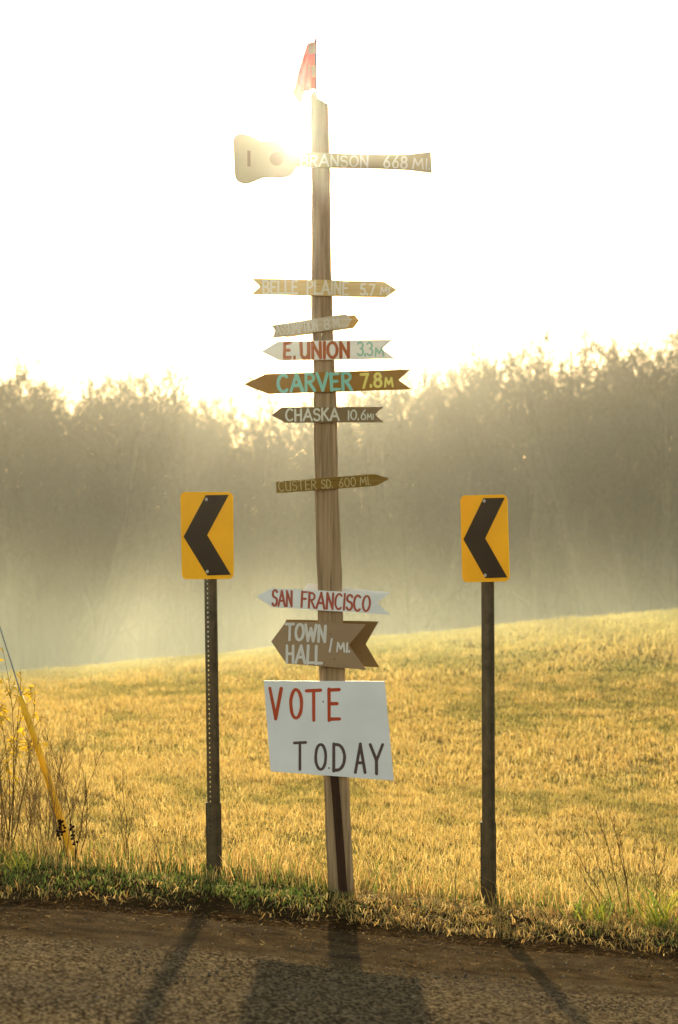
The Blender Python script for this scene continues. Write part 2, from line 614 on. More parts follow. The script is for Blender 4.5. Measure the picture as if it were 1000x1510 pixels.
G = {
    'A': (.8, [[(0, 0), (.42, 1)], [(.4, 1), (.8, 0)], [(.16, .34), (.66, .34)]]),
    'B': (.62, [[(.06, 0), (.06, 1)], [(.06, .96)] + arc(.28, .75, .3, .22, 90, -90) + [(.06, .52)], [(.06, .5)] + arc(.3, .26, .32, .25, 90, -90) + [(.06, .03)]]),
    'C': (.68, [arc(.38, .5, .36, .5, 50, 310, 14)]),
    'D': (.68, [[(.06, 0), (.06, 1)], [(.06, .97)] + arc(.24, .5, .42, .47, 85, -85, 12) + [(.06, .03)]]),
    'E': (.58, [[(.06, 0), (.06, 1)], [(.06, .96), (.56, .98)], [(.06, .53), (.46, .53)], [(.06, .04), (.58, .05)]]),
    'F': (.56, [[(.06, 0), (.06, 1)], [(.06, .96), (.56, .98)], [(.06, .53), (.45, .54)]]),
    'H': (.66, [[(.06, 0), (.06, 1)], [(.6, 0), (.6, 1)], [(.06, .52), (.6, .52)]]),
    'I': (.12, [[(.06, 0), (.06, 1)]]),
    'J': (.5, [[(.42, 1), (.42, .25)] + arc(.22, .22, .2, .2, 0, -170, 7)]),
    'K': (.66, [[(.06, 0), (.06, 1)], [(.6, 1), (.08, .45)], [(.22, .58), (.64, 0)]]),
    'L': (.56, [[(.06, 1), (.06, 0)], [(.03, .05), (.56, .06)]]),
    'M': (.88, [[(.04, 0), (.14, 1)], [(.13, 1), (.44, .3)], [(.43, .3), (.74, 1)], [(.73, 1), (.86, 0)]]),
    'N': (.68, [[(.06, 0), (.06, 1)], [(.05, 1), (.62, .02)], [(.62, 0), (.62, 1)]]),
    'O': (.74, [arc(.37, .5, .34, .48, 95, 455, 20)]),
    'P': (.6, [[(.06, 0), (.06, 1)], [(.06, .96)] + arc(.28, .73, .3, .24, 90, -90) + [(.06, .48)]]),
    'R': (.64, [[(.06, 0), (.06, 1)], [(.06, .96)] + arc(.28, .74, .3, .23, 90, -90) + [(.06, .5)], [(.26, .5), (.62, 0)]]),
    'S': (.58, [arc(.29, .76, .26, .23, 25, 270, 10) + arc(.29, .27, .28, .26, 90, -155, 10)[1:]]),
    'T': (.66, [[(.33, 0), (.33, .98)], [(0, .96), (.66, .98)]]),
    'U': (.68, [[(.06, 1), (.07, .3)] + arc(.34, .3, .27, .28, 180, 360, 10) + [(.62, 1)], [(.62, .5), (.63, 0)]]),
    'V': (.72, [[(0, 1), (.36, 0)], [(.35, 0), (.7, 1)]]),
    'W': (.95, [[(0, 1), (.24, 0)], [(.23, 0), (.48, .8)], [(.47, .8), (.7, 0)], [(.69, 0), (.94, 1)]]),
    'Y': (.7, [[(0, 1), (.36, .45)], [(.7, 1), (.34, .42)], [(.35, .47), (.36, 0)]]),
    '0': (.68, [arc(.34, .5, .31, .48, 95, 455, 20)]),
    '1': (.12, [[(.06, 0), (.06, 1)]]),
    '3': (.6, [arc(.26, .75, .28, .23, 150, -80, 9), arc(.26, .28, .31, .26, 85, -150, 10)]),
    '5': (.6, [[(.54, .96), (.1, .96)], [(.1, .97), (.08, .55)], [(.07, .55)] + arc(.26, .3, .3, .28, 100, -140, 10)]),
    '6': (.62, [[(.5, 1), (.2, .62), (.08, .32)] + arc(.32, .29, .25, .27, 175, -190, 14)]),
    '7': (.6, [[(0, .95), (.58, .96)], [(.57, .97), (.18, 0)]]),
    '8': (.62, [arc(.31, .75, .23, .22, 90, 450, 14), arc(.31, .27, .28, .26, 90, 450, 14)]),
    '.': (.12, [[(.02, .0), (.02, .13)]]),
    '/': (.3, [[(0, 0), (.28, 1)]]),
}


def lettering(parent, text, x0, y0, x1, y1, h, sw, mat, Y, boxes=None, slant=0.0):
    """brush strokes laid on the board's front plane; x0,y0 / x1,y1 ends of the base line"""
    rr = random.Random(text + str(x0))
    gap = 0.17
    ws = [G[c][0] if c != ' ' else .35 for c in text]
    tot = sum(ws) + gap * (len(text) - 1)
    L = math.hypot(x1 - x0, y1 - y0)
    ex, ey = (x1 - x0) / L, (y1 - y0) / L
    ux = L / tot
    mb = MB()
    cur, k = 0.0, 0
    for ci, c in enumerate(text):
        if c == ' ':
            cur += .35 + gap
            continue
        gw, strokes = G[c]
        hh = h * rr.uniform(.96, 1.03)
        dy = rr.uniform(-.02, .02) * h
        sl = slant + rr.uniform(-.03, .03)
        for s in strokes:
            pts = []
            for (gx, gy) in s:
                if boxes:
                    bx0, by0, bx1, by1 = boxes[ci]
                    X = bx0 + gx / gw * (bx1 - bx0)
                    Yp = by0 + gy * (by1 - by0)
                else:
                    a = (cur + gx) * ux + sl * gy * hh
                    X = x0 + ex * a + ey * gy * hh
                    Yp = y0 + ey * a - ex * gy * hh + dy
                pts.append((X + rr.uniform(-.04, .04) * sw, Yp + rr.uniform(-.04, .04) * sw))
            n = len(pts)
            closed = n > 12 and math.hypot(pts[0][0] - pts[-1][0], pts[0][1] - pts[-1][1]) < sw
            Lp, Rp = [], []
            w0 = sw * .5 * rr.uniform(.9, 1.1)
            for i in range(n):
                if closed:
                    a, b = pts[(i - 1) % (n - 1)], pts[(i + 1) % (n - 1)]
                else:
                    a, b = pts[max(i - 1, 0)], pts[min(i + 1, n - 1)]
                dx, dy2 = b[0] - a[0], b[1] - a[1]
                q = math.hypot(dx, dy2) or 1
                wi = w0 * rr.uniform(.93, 1.07)
                ox, oy = -dy2 / q * wi, dx / q * wi
                Lp.append((pts[i][0] + ox, pts[i][1] + oy))
                Rp.append((pts[i][0] - ox, pts[i][1] - oy))
            if closed:
                Lp[-1], Rp[-1] = Lp[0], Rp[0]
            yo = Y - 0.0012 - 0.0003 * (k % 4)
            k += 1
            vs = [at(x, y, yo) for x, y in Lp] + [at(x, y, yo) for x, y in Rp]
            mb.add(vs, [(i, i + 1, n + i + 1, n + i) for i in range(n - 1)])
            if not closed:          # rounded brush ends
                for e in (0, n - 1):
                    cx_, cy_ = pts[e]
                    yo2 = yo - 0.00012
                    mb.add([at(cx_ + w0 * .98 * math.cos(t2), cy_ + w0 * .98 * math.sin(t2), yo2) for t2 in [j * math.pi / 4 for j in range(8)]], [tuple(range(8))])
        cur += gw + gap
    return mb.obj('lettering', mat, parent)


def board(name, label, cat, pts, mat, Y, thick=0.022, part='board', rough=True):
    """pts: outline in photograph pixels, front face at depth Y; returns (root, board)"""
    cxp = sum(p[0] for p in pts) / len(pts)
    cyp = max(p[1] for p in pts)
    root = empty(name, at(cxp, cyp, Y + thick))
    tag(root, label, cat, 'boards nailed to the signpost')
    bm = bmesh.new()
    sub = []
    n = len(pts)
    for i in range(n):
        a, b = pts[i], pts[(i + 1) % n]
        L = math.hypot(b[0] - a[0], b[1] - a[1])
        m = max(1, int(L / 14)) if rough else 1
        for q in range(m):
            f = q / m
            j = 0.22 if q and rough else 0
            sub.append((a[0] + (b[0] - a[0]) * f + random.uniform(-j, j), a[1] + (b[1] - a[1]) * f + random.uniform(-j, j)))
    F = [bm.verts.new(at(x, y, Y) - root.location) for x, y in sub]
    B = [bm.verts.new(at(x, y, Y) - root.location + Vector((0, thick, 0))) for x, y in sub]
    k = len(F)
    ff = bm.faces.new(F)
    bf = bm.faces.new(B[::-1])
    for i in range(k):
        bm.faces.new((F[i], B[i], B[(i + 1) % k], F[(i + 1) % k]))
    ed = [e for f in (ff, bf) for e in f.edges]
    bmesh.ops.bevel(bm, geom=list(set(ed)), offset=0.0018, segments=1, affect='EDGES', clamp_overlap=True)
    bmesh.ops.triangulate(bm, faces=[f for f in bm.faces if len(f.verts) > 4])
    bmesh.ops.recalc_face_normals(bm, faces=bm.faces)
    me = bpy.data.meshes.new(part)
    bm.to_mesh(me)
    bm.free()
    me.materials.append(mat)
    o = bpy.data.objects.new(part, me)
    col.objects.link(o)
    o.parent = root
    return root, o


def nail(parent, px, py, Y, r=0.006):
    c = at(px, py, Y)
    mb = MB()
    ring = [c + Vector((r * math.cos(a), 0.0004, r * math.sin(a))) for a in [j * math.pi / 4 for j in range(8)]]
    ring2 = [c + Vector((r * .6 * math.cos(a), -0.003, r * .6 * math.sin(a))) for a in [j * math.pi / 4 for j in range(8)]]
    mb.add(ring + ring2, [(i, (i + 1) % 8, 8 + (i + 1) % 8, 8 + i) for i in range(8)] + [tuple(range(8, 16))])
    mb.obj('nail', M['sleeve'], parent)


TH = 0.022
YB = YF - TH - 0.001
YR = YF + 0.20          # behind the post

# guitar
gp = [(343.8, 206), (344.6, 202.5), (348, 199.4), (351.5, 197.4), (355.2, 196.6), (362.4, 197.6), (373.2, 201.8), (378.5, 204.8), (384, 207.2), (390, 208.1), (397.2, 208.2), (414, 207.8),
      (421, 208.1), (426, 209.4), (430, 211.6), (432.6, 214.6), (434.3, 218.5), (435, 224), (507, 226.4), (584, 228), (603.8, 227.5), (620, 225.4), (635.7, 223.5),
      (637.3, 254.6), (620, 252.5), (603.8, 250.2), (553.2, 248), (487, 246.9), (436.4, 245), (435.4, 249), (433.8, 252.4), (430.5, 256.4), (426, 259.4), (419, 261.2), (409, 261.1), (397.2, 260.4),
      (387.6, 261.2), (378, 265.4), (367.2, 269.6), (363, 270.3), (358.8, 270.4), (351.6, 267.8), (348.6, 265.2), (346.8, 261.8), (345.6, 254.6), (345, 233), (344.2, 215)]
gt, _ = board('guitar_sign', 'tan guitar-shaped board lettered BRANSON 668 MI. near the top of the post', 'sign', gp, M['guitar'], YB, TH, 'guitar_body', rough=False)
mb = MB()
mb.add([at(408 + 10.2 * math.cos(a), 234.2 + 10.2 * math.sin(a), YB - .0012) for a in [j * math.pi / 12 for j in range(24)]], [tuple(range(24))])
mb.obj('sound_hole', M['guitar_dark'], gt)
mb = MB()
pp = [(364.5, 222), (369.3, 222), (369.6, 245.5), (365, 245.5)]
mb.add([at(x, y, YB - .008) for x, y in pp] + [at(x, y, YB + .001) for x, y in pp], [(0, 1, 2, 3), (0, 4, 5, 1), (1, 5, 6, 2), (2, 6, 7, 3), (3, 7, 4, 0)])
mb.obj('bridge', M['guitar_dark'], gt)
lettering(gt, 'BRANSON', 443, 244.8, 543, 246.3, 16.5, 2.5, M['l_pale'], YB)
lettering(gt, '668', 565.3, 247.5, 600.5, 248.5, 17.5, 2.6, M['l_pale'], YB)
lettering(gt, 'MI.', 608, 248.6, 635, 250, 15.5, 2.4, M['l_pale'], YB)

b, _ = board('direction_board', 'tan board with right-pointing tip lettered BELLE PLAINE 5.7 MI', 'sign',
             [(371.1, 410.3), (384.3, 422.4), (371.6, 433.2), (569.2, 438.1), (585.7, 427), (566.8, 415.1)], M['tan'], YB)
lettering(b, 'BELLE', 387.8, 433, 438.6, 433.8, 19.5, 3.1, M['l_cream'], YB)
lettering(b, 'PLAINE', 452.6, 434, 513.3, 435, 20, 3.1, M['l_cream'], YB)
lettering(b, '5.7', 531.4, 434.6, 552.5, 435, 16, 2.6, M['l_cream'], YB)
lettering(b, 'MI', 560.6, 434, 574.6, 434.6, 11.5, 2.2, M['l_cream'], YB)

b, _ = board('direction_board', 'small tilted grey weathered board with faded ASSUMPTION 8 M lettering', 'sign',
             [(400.3, 479.7), (406.2, 487), (401.6, 498.2), (511.4, 483), (518.8, 470.6), (510.6, 462.8)], M['greytan'], YB)
lettering(b, 'ASSUMPTION', 408, 495, 469, 487, 16, 1.7, M['l_pale'], YB)
lettering(b, '8', 479, 485.6, 487, 484.5, 15, 1.7, M['l_pale'], YB)
lettering(b, 'M', 492, 483.5, 501, 482.2, 14, 1.7, M['l_pale'], YB)
board('direction_board', 'blank golden board behind the post, its blunt tip showing past the faded tilted board', 'sign',
      [(420, 478), (523.5, 464), (529.8, 472.5), (521.7, 483.3), (492, 487.5), (421, 497)], M['gold'], YR)

b, _ = board('direction_board', 'white left-pointing board lettered E. UNION in rust and 3.3 M in green', 'sign',
             [(385.1, 518.2), (412.1, 531.2), (583.5, 528.5), (562.5, 514.2), (579.5, 500.7), (409.9, 503.4)], M['whiteb'], YB)
lettering(b, 'E', 418.5, 528, 428.5, 528, 22.5, 4.6, M['l_rust'], YB)
lettering(b, '.', 434, 528.4, 436, 528.4, 22, 4.4, M['l_rust'], YB)
lettering(b, 'UNION', 443, 528.5, 515.2, 527, 23, 4.6, M['l_rust'], YB)
lettering(b, '3.3', 528, 525, 550, 524.5, 20.5, 2.9, M['l_green'], YB)
lettering(b, 'M', 553, 524.6, 566, 524.2, 12, 2.6, M['l_green'], YB)

b, _ = board('direction_board', 'long brown left-pointing board lettered CARVER in teal and 7.8 M in yellow', 'sign',
             [(360.3, 566.8), (395.9, 580.6), (607, 573.6), (586.8, 560.1), (606, 544.7), (391.8, 551.2)], M['carver'], YB)
lettering(b, 'CARVER', 410, 577.5, 518.7, 574.5, 25, 4.6, M['l_teal'], YB)
lettering(b, '7.8', 533, 571.5, 563, 570.5, 21, 4.0, M['l_yellow'], YB)
lettering(b, 'M', 567.3, 570.6, 579.5, 570.2, 13, 3.0, M['l_yellow'], YB)

b, _ = board('direction_board', 'grey-brown left-pointing board lettered CHASKA 10.6 MI in bone white', 'sign',
             [(400.5, 612.2), (420.7, 623), (565.5, 622.2), (552.5, 611.4), (565.5, 600.1), (414.8, 600.6)], M['chaska'], YB)
lettering(b, 'CHASKA', 421.5, 620.6, 499.8, 619.6, 17.5, 3.0, M['l_bone'], YB)
lettering(b, '10.6', 513.3, 619.2, 540, 618.8, 14, 2.3, M['l_bone'], YB)
lettering(b, 'MI', 541.5, 618.4, 551, 618.2, 8, 1.7, M['l_bone'], YB)

b, _ = board('direction_board', 'narrow brown board tilted up to the right, thinly lettered CUSTER SD 600 MI', 'sign',
             [(407, 710.5), (408, 727), (555, 716.2), (574.2, 705.8), (552, 699)], M['custer'], YB)
lettering(b, 'CUSTER', 411.3, 724.6, 466.8, 721.2, 14, 1.5, M['l_ochre'], YB)
lettering(b, 'SD.', 474.3, 720.6, 491, 719.4, 13, 1.5, M['l_ochre'], YB)
lettering(b, '600', 500, 718.6, 525, 716.8, 13, 1.5, M['l_ochre'], YB)
lettering(b, 'MI.', 531, 715.8, 547, 714.8, 12, 1.5, M['l_ochre'], YB)

b, _ = board('direction_board', 'white left-pointing board lettered SAN FRANCISCO in red', 'sign',
             [(378, 880), (400, 895), (576.2, 906.8), (552, 888), (571.2, 875.8), (400, 867)], M['white'], YB)
lettering(b, 'SAN', 401.3, 893.5, 430.8, 894.2, 23.5, 3.2, M['l_red'], YB)
lettering(b, 'FRANCISCO', 443.8, 895.3, 545, 901.5, 23, 3.2, M['l_red'], YB)
board('direction_board', 'blank white board behind the post, seen above the SAN FRANCISCO board', 'sign',
      [(446, 874), (455, 890), (574, 905.5), (556, 888.5), (576.5, 873.8), (454, 860)], M['white'], YR)

b, _ = board('direction_board', 'broad taupe left-pointing board lettered TOWN HALL 1 MI. in off-white', 'sign',
             [(400, 946), (422.5, 978.5), (540.5, 988), (514, 951), (540, 920.5), (422, 916)], M['hall'], YB - 0.012, 0.034)
YH = YB - 0.012
nail(b, 487, 935, YH, .005)
nail(b, 493, 972, YH, .005)
lettering(b, 'TOWN', 421.3, 943.6, 480, 946.3, 24, 4.0, M['l_offwhite'], YH)
lettering(b, 'HALL', 422, 977.3, 474.3, 979, 26, 4.0, M['l_offwhite'], YH)
lettering(b, '1', 484.6, 960.8, 487.6, 960.9, 18.5, 3.0, M['l_offwhite'], YH, slant=0.16)
lettering(b, 'MI.', 496.3, 960.8, 516.3, 961.6, 13, 2.8, M['l_offwhite'], YH)
board('direction_board', 'blank shade-darkened brown notched board behind the post, showing right of the TOWN HALL board', 'sign',
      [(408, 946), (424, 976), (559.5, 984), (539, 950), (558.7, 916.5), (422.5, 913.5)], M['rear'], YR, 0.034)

b, _ = board('vote_placard', 'large tilted white placard lettered VOTE in red and TODAY in dark grey', 'sign',
             [(389, 1003.8), (399, 1137.4), (581, 1151.2), (567.4, 1004.6)], M['vote'], YF - 0.034, 0.018)
YV = YF - 0.034


def z4(*q):
    return [(370 + a / 4.194, 980 + bb / 4.194, 370 + c / 4.194, 980 + d / 4.194) for a, bb, c, d in q]


lettering(b, 'VOTE', 396, 1063, 501, 1064, 49, 5.0, M['l_vote_red'], YV,
          z4((118, 335, 190, 146), (244, 335, 316, 150), (345, 345, 432, 155), (476, 345, 548, 150)))
lettering(b, 'TODAY', 433, 1136, 565, 1142, 44, 4.4, M['l_vote_grey'], YV,
          z4((268, 650, 340, 478), (398, 652, 466, 490), (506, 658, 582, 490), (646, 668, 706, 490), (738, 676, 815, 494)))
nail(b, 476.6, 1034.8, YV)
nail(b, 485.2, 1132.6, YV)

# flag on the very top
fl = empty('pennant', at(464, 150, YF + .05))
tag(fl, 'limp orange pennant on a short stick above the top of the post', 'flag')
top = [(465, 61), (453, 64.5)]
bot = [(466, 132), (461, 131), (456, 134), (450, 134.5), (447.5, 146), (442.5, 154), (437, 147), (431, 137.5)]
nu, nv = 29, 18
vs = []
for i in range(nu):
    u = i / (nu - 1)
    k = min(int(u * (len(bot) - 1)), len(bot) - 2)
    f = u * (len(bot) - 1) - k
    bx, by = bot[k][0] * (1 - f) + bot[k + 1][0] * f, bot[k][1] * (1 - f) + bot[k + 1][1] * f
    tx, ty = top[0][0] * (1 - u) + top[1][0] * u, top[0][1] * (1 - u) + top[1][1] * u
    for j in range(nv):
        v = j / (nv - 1)
        Yo = YF + .05 + (0.012 + 0.03 * v) * math.sin(u * 15.5 + 0.8 * v) * min(1, u * 4) + 0.01 * math.sin(v * 7)
        vs.append(at(tx * (1 - v) + bx * v + 0.5 * math.sin(u * 9 + v * 5), ty * (1 - v) + by * v, Yo))
fs = [(i * nv + j, i * nv + j + 1, (i + 1) * nv + j + 1, (i + 1) * nv + j) for i in range(nu - 1) for j in range(nv - 1)]
fo = mesh_obj('cloth', vs, fs, M['flag'], fl, True)
md = fo.modifiers.new('thickness', 'SOLIDIFY')
md.thickness = 0.0015
for (a0, a1) in ((63, 79), (96, 114)):
    mb = MB()
    q = [(455, a0 + .6), (465.3, a0), (465.6, a1), (454.5, a1 + .4)]
    mb.add([at(x, y, YF + .022) for x, y in q] + [at(x, y, YF + .026) for x, y in q], [(0, 1, 2, 3), (7, 6, 5, 4), (0, 4, 5, 1), (1, 5, 6, 2), (2, 6, 7, 3), (3, 7, 4, 0)])
    mb.obj('patch', M['patch'], fl)
mb = MB()
mb.tube([at(465.2, 57, YF + .045), at(466, 100, YF + .045), at(466.4, 150, YF + .045)], 0.007, 6)
mb.obj('stick', M['stripe'], fl)

# ------------------------------------------------------------------ chevron signs


def channel(mb, base, top, t_dir, n_dir, prof_, th, holes=None):
    """sweep an open folded strip; prof_ points (t, n) of the mid line; strips between them; holes on strip 0"""
    base, top = Vector(base), Vector(top)
    up = (top - base)
    L = up.length
    up.normalize()
    for si in range(len(prof_) - 1):
        a, b_ = prof_[si], prof_[si + 1]
        A = t_dir * a[0] + n_dir * a[1]
        B = t_dir * b_[0] + n_dir * b_[1]
        d = (B - A)
        w = d.length
        d.normalize()
        nn = d.cross(up).normalized() * th * .5
        if holes and holes[0] == si:
            _, pitch, r, h0, h1 = holes
            cells = []
            z = 0.0
            while z < L - 1e-6:
                z2 = min(z + pitch, L)
                cells.append((z, z2, h0 <= z and z2 <= h1))
                z = z2
        else:
            cells = [(0, L, False)]
        for (z0, z1, hole) in cells:
            q = [A + up * z0, B + up * z0, B + up * z1, A + up * z1]
            q = [base + x for x in q]
            if not hole:
                mb.add([x - nn for x in q] + [x + nn for x in q], [(0, 1, 2, 3), (7, 6, 5, 4), (0, 4, 5, 1), (1, 5, 6, 2), (2, 6, 7, 3), (3, 7, 4, 0)])
                continue
            c = base + A + d * w * .5 + up * (z0 + z1) * .5
            outer, inner = [], []
            for k in range(8):
                ang = math.pi / 4 * k
                ca, sa = math.cos(ang), math.sin(ang)
                s = 1 / max(abs(ca), abs(sa))
                outer.append(c + d * ca * s * w * .5 + up * sa * s * (z1 - z0) * .5)
                inner.append(c + d * ca * r + up * sa * r)
            vs = [x - nn for x in outer] + [x - nn for x in inner] + [x + nn for x in outer] + [x + nn for x in inner]
            fs = []
            for k in range(8):
                k2 = (k + 1) % 8
                fs += [(k, k2, 8 + k2, 8 + k), (16 + k, 24 + k, 24 + k2, 16 + k2), (8 + k, 8 + k2, 24 + k2, 24 + k)]
            mb.add(vs, fs)


def chevron_sign(label, corners, chev, bolts, yaw, foot, ptop, sleeve_py, holes):
    Y0 = 11.95
    n = Vector((-math.sin(yaw), -math.cos(yaw), 0))
    tdir = Vector((math.cos(yaw), -math.sin(yaw), 0))
    p0 = at((corners[0][0] + corners[2][0]) / 2, (corners[0][1] + corners[2][1]) / 2, Y0)
    fpt = at(foot[0], foot[1], Y0)
    gz = float(ground_z(fpt.x, fpt.y))
    root = empty('chevron_sign', (fpt.x, fpt.y, gz))
    tag(root, label, 'road sign', 'chevron signs along the curve')
    # rounded panel
    cc = [on_plane(x, y, p0, n) for x, y in corners]

    def P(u, v):
        return (cc[0] * (1 - u) + cc[1] * u) * (1 - v) + (cc[3] * (1 - u) + cc[2] * u) * v
    W, H = (cc[1] - cc[0]).length, (cc[3] - cc[0]).length
    rad = 0.042
    out = []
    for (u, v, a0) in ((1, 0, -90), (1, 1, 0), (0, 1, 90), (0, 0, 180)):
        for k in range(7):
            a = R(a0 + 15 * k)
            cu = abs(u - rad / W) + math.cos(a) * rad / W
            cv = abs(v - rad / H) + math.sin(a) * rad / H
            out.append(P(cu, cv))
    k = len(out)
    mb = MB()
    mb.add(out + [x - n * 0.004 for x in out], [tuple(range(k)), tuple(range(2 * k - 1, k - 1, -1))] + [(i, (i + 1) % k, k + (i + 1) % k, k + i) for i in range(k)])
    mb.obj('panel', M['sign_yellow'], root)
    # fine dark edge line, inset
    inn, inn2 = [], []
    c0 = P(.5, .5)
    for x in out:
        d = (x - c0)
        inn.append(c0 + d * 0.972 + n * .0006)
        inn2.append(c0 + d * 0.962 + n * .0006)
    mb = MB()
    mb.add([on_plane(x, y, p0 + n * .0010, n) for x, y in chev], [(0, 1, 2, 5), (5, 2, 3, 4)])
    mb.obj('chevron_arrow', M['sign_black'], root)
    for (x, y) in bolts:
        c = on_plane(x, y, p0 + n * .0015, n)
        mb = MB()
        up = Vector((0, 0, 1))
        r1 = [c + (tdir * math.cos(a) + up * math.sin(a)) * .0125 for a in [j * math.pi / 6 for j in range(12)]]
        r2 = [c + (tdir * math.cos(a) + up * math.sin(a)) * .009 + n * .007 for a in [j * math.pi / 6 for j in range(12)]]
        mb.add(r1 + r2, [(i, (i + 1) % 12, 12 + (i + 1) % 12, 12 + i) for i in range(12)] + [tuple(range(12, 24))])
        mb.obj('bolt', M['galv'], root)
    # folded steel channel, web forward
    tp = on_plane(ptop[0], ptop[1], p0 - n * .009, n)
    bt = on_plane(foot[0], foot[1] + 18, p0 - n * .009, n)
    web = [(-.027, 0), (.027, 0)]
    mb = MB()
    L = (tp - bt).length
    prof_ = [(-.027, 0), (.027, 0), (.031, -.036), (.054, -.038)]
    hz = None
    if holes:
        hz = (0, 0.0335, 0.0052, 0.30, L - 0.62)
        zsl = (on_plane(foot[0], sleeve_py, p0, n) - bt).length
        hz = (0, 0.0335, 0.0068, 0.30, L)
    channel(mb, bt, tp, tdir, n, prof_, 0.004, hz)
    channel(mb, bt, tp, tdir, n, [(-.036, -.010), (-.0285, -.002)], 0.004)
    mb.obj('post', M['steel'], root)
    sl = on_plane(foot[0] - 2, sleeve_py, p0 - n * .012, n)
    mb = MB()
    bt2 = bt - n * 0.006 - tdir * 0.020
    sl2 = Vector(bt2) + (tp - bt).normalized() * (sl - bt).dot((tp - bt).normalized())
    channel(mb, bt2, sl2, tdir, n, [(-.064, -.052), (-.036, -.048), (-.032, -.0055), (.032, -.0055), (.036, -.048), (.066, -.052)], 0.005)
    mb.obj('anchor_sleeve', M['sleeve'], root)
    return root


def z5(ox, oy, q):
    return [(ox + a / 5.209, oy + b_ / 5.209) for a, b_ in q]


chevron_sign('yellow chevron sign on a perforated steel post, left of the wooden signpost',
             [(266, 725.5), (343.5, 725.5), (344.3, 853.6), (268.3, 854.2)],
             z5(250, 710, [(278, 105), (456, 102), (290, 412), (472, 717), (290, 722), (108, 424)]),
             z5(250, 710, [(285, 138), (292, 692)]), R(37), (312, 1283), (304.3, 735), 1184, True)
chevron_sign('yellow chevron sign on a plain dark steel post, right of the wooden signpost',
             [(678.6, 730.7), (747.8, 729), (751.6, 857.2), (681.8, 858.8)],
             z5(660, 710, [(275, 128), (440, 125), (290, 437), (460, 737), (290, 743), (122, 445)]),
             z5(660, 710, [(283, 150), (291, 720)]), R(43), (716.5, 1326), (714.3, 740), 1213, False)

# ------------------------------------------------------------------ guy wire with its yellow guard
YG = 12.15
gb = at(118, 1292, YG)
gz = float(ground_z(gb.x, gb.y))
gw = empty('guy_wire', (gb.x, gb.y, gz))
tag(gw, 'slanted steel guy wire in a yellow plastic guard among the weeds', 'guy wire')
a, b_ = at(29.5, 1026, YG), at(118, 1297, YG)
mb = MB()
pts = [a.lerp(b_, k / 8) + Vector((0.008 * math.sin(k * .5), 0, 0)) for k in range(9)]
mb.tube(pts, [.021, .023, .024, .0255, .0265, .0275, .028, .029, .03], 12)
mb.obj('guard', M['guard'], gw, True)
d = (at(0, 925, YG) - at(34, 1032, YG)).normalized()
mb = MB()
mb.tube([a + d * -.4 + Vector((.012, 0, 0)), a + d * 1.0 + Vector((.012, 0, 0)), a + d * 8.0], 0.0052, 6)
mb.obj('wire', M['wire'], gw)

# ------------------------------------------------------------------ trees


def grow(seed, height, lean=0.0, fork=0.3, spread=1.0, dens=1.0, rk=.013, mr=.007):
    rr = random.Random(seed)
    trunk, crown = MB(), MB()

    def perp(d):
        v = Vector((rr.gauss(0, 1), rr.gauss(0, 1), rr.gauss(0, 1)))
        v -= d * v.dot(d)
        return v.normalized()

    def limb(p, d, L, r, level):
        nseg = [7, 5, 4, 3, 2][level]
        pts, rad = [p.copy()], [r]
        dirs = []
        for k in range(nseg):
            d = (d + perp(d) * [0.07, .16, .22, .28, .3][level] + Vector((0, 0, [.03, .10, .09, .06, .03][level]))).normalized()
            p = p + d * (L / nseg)
            pts.append(p.copy())
            dirs.append(d.copy())
            rad.append(max(r * (1 - (k + 1) / nseg * (.72 if level == 0 else .85)), mr))
        (trunk if level <= 1 else crown).tube(pts, rad, [7, 5, 4, 3, 3][level], caps=False)
        if level >= 4:
            return
        cnt = int(round([11, 7, 6, 5][level] * rr.uniform(.8, 1.2) * dens))
        for c in range(cnt):
            lo = [fork, .2, .15, .1][level]
            f = lo + (1 - lo) * (c + rr.random()) / cnt
            k = min(int(f * nseg), nseg - 1)
            q = pts[k].lerp(pts[k + 1], f * nseg - k)
            ang = R([38, 42, 45, 45][level] * rr.uniform(.6, 1.3) * spread)
            dd = (dirs[k] * math.cos(ang) + perp(dirs[k]) * math.sin(ang)).normalized()
            ll = L * [.52, .52, .5, .5][level] * (1 - .5 * f) * rr.uniform(.75, 1.25)
            limb(q, dd, ll, max(rad[k] * [.5, .55, .55, .6][level], .009), level + 1)

    limb(Vector((0, 0, 0)), Vector((lean, 0, 1)).normalized(), height, height * rk, 0)
    me = []
    for nm, mb in (('trunk', trunk), ('crown', crown)):
        m_ = bpy.data.meshes.new(nm)
        m_.from_pydata(mb.v, [], mb.f)
        m_.materials.append(M['bark'])
        m_.update()
        me.append(m_)
    # true height of the grown tree
    top_ = max(v[2] for v in crown.v)
    return me, top_


protos = [grow(11, 15, 0.05, .22, 1, 1.2), grow(23, 16, -.04, .35, .8, 1.2), grow(37, 14, .1, .18, 1.15, 1.2), grow(44, 15, .42, .22, .85, .72, .020, .015), grow(58, 13, -.02, .15, 1.1, 1.25), grow(63, 17, .02, .4, .7, 1.15), grow(71, 16, .03, .3, .75, .75, .018, .015), grow(85, 15, -.08, .25, .95, .72, .018, .015)]


def tree(px, top_py, Y, proto, label, rot=None, flip=1):
    """foot on the ground at depth Y, crown top at the given picture height"""
    (tm, cm), ht = protos[proto]
    tp = at(px, top_py, Y)
    gz = float(ground_z(tp.x, Y))
    s = (tp.z - gz) / ht
    e = empty('bare_tree', (tp.x, Y, gz - 0.05))
    e.rotation_euler.z = random.uniform(0, 6.28) if rot is None else rot
    e.scale = (s * flip, s, s)
    tag(e, label, 'tree', 'bare trees of the wood beyond the field')
    for m_ in (tm, cm):
        o = bpy.data.objects.new(m_.name, m_)
        col.objects.link(o)
        o.parent = e


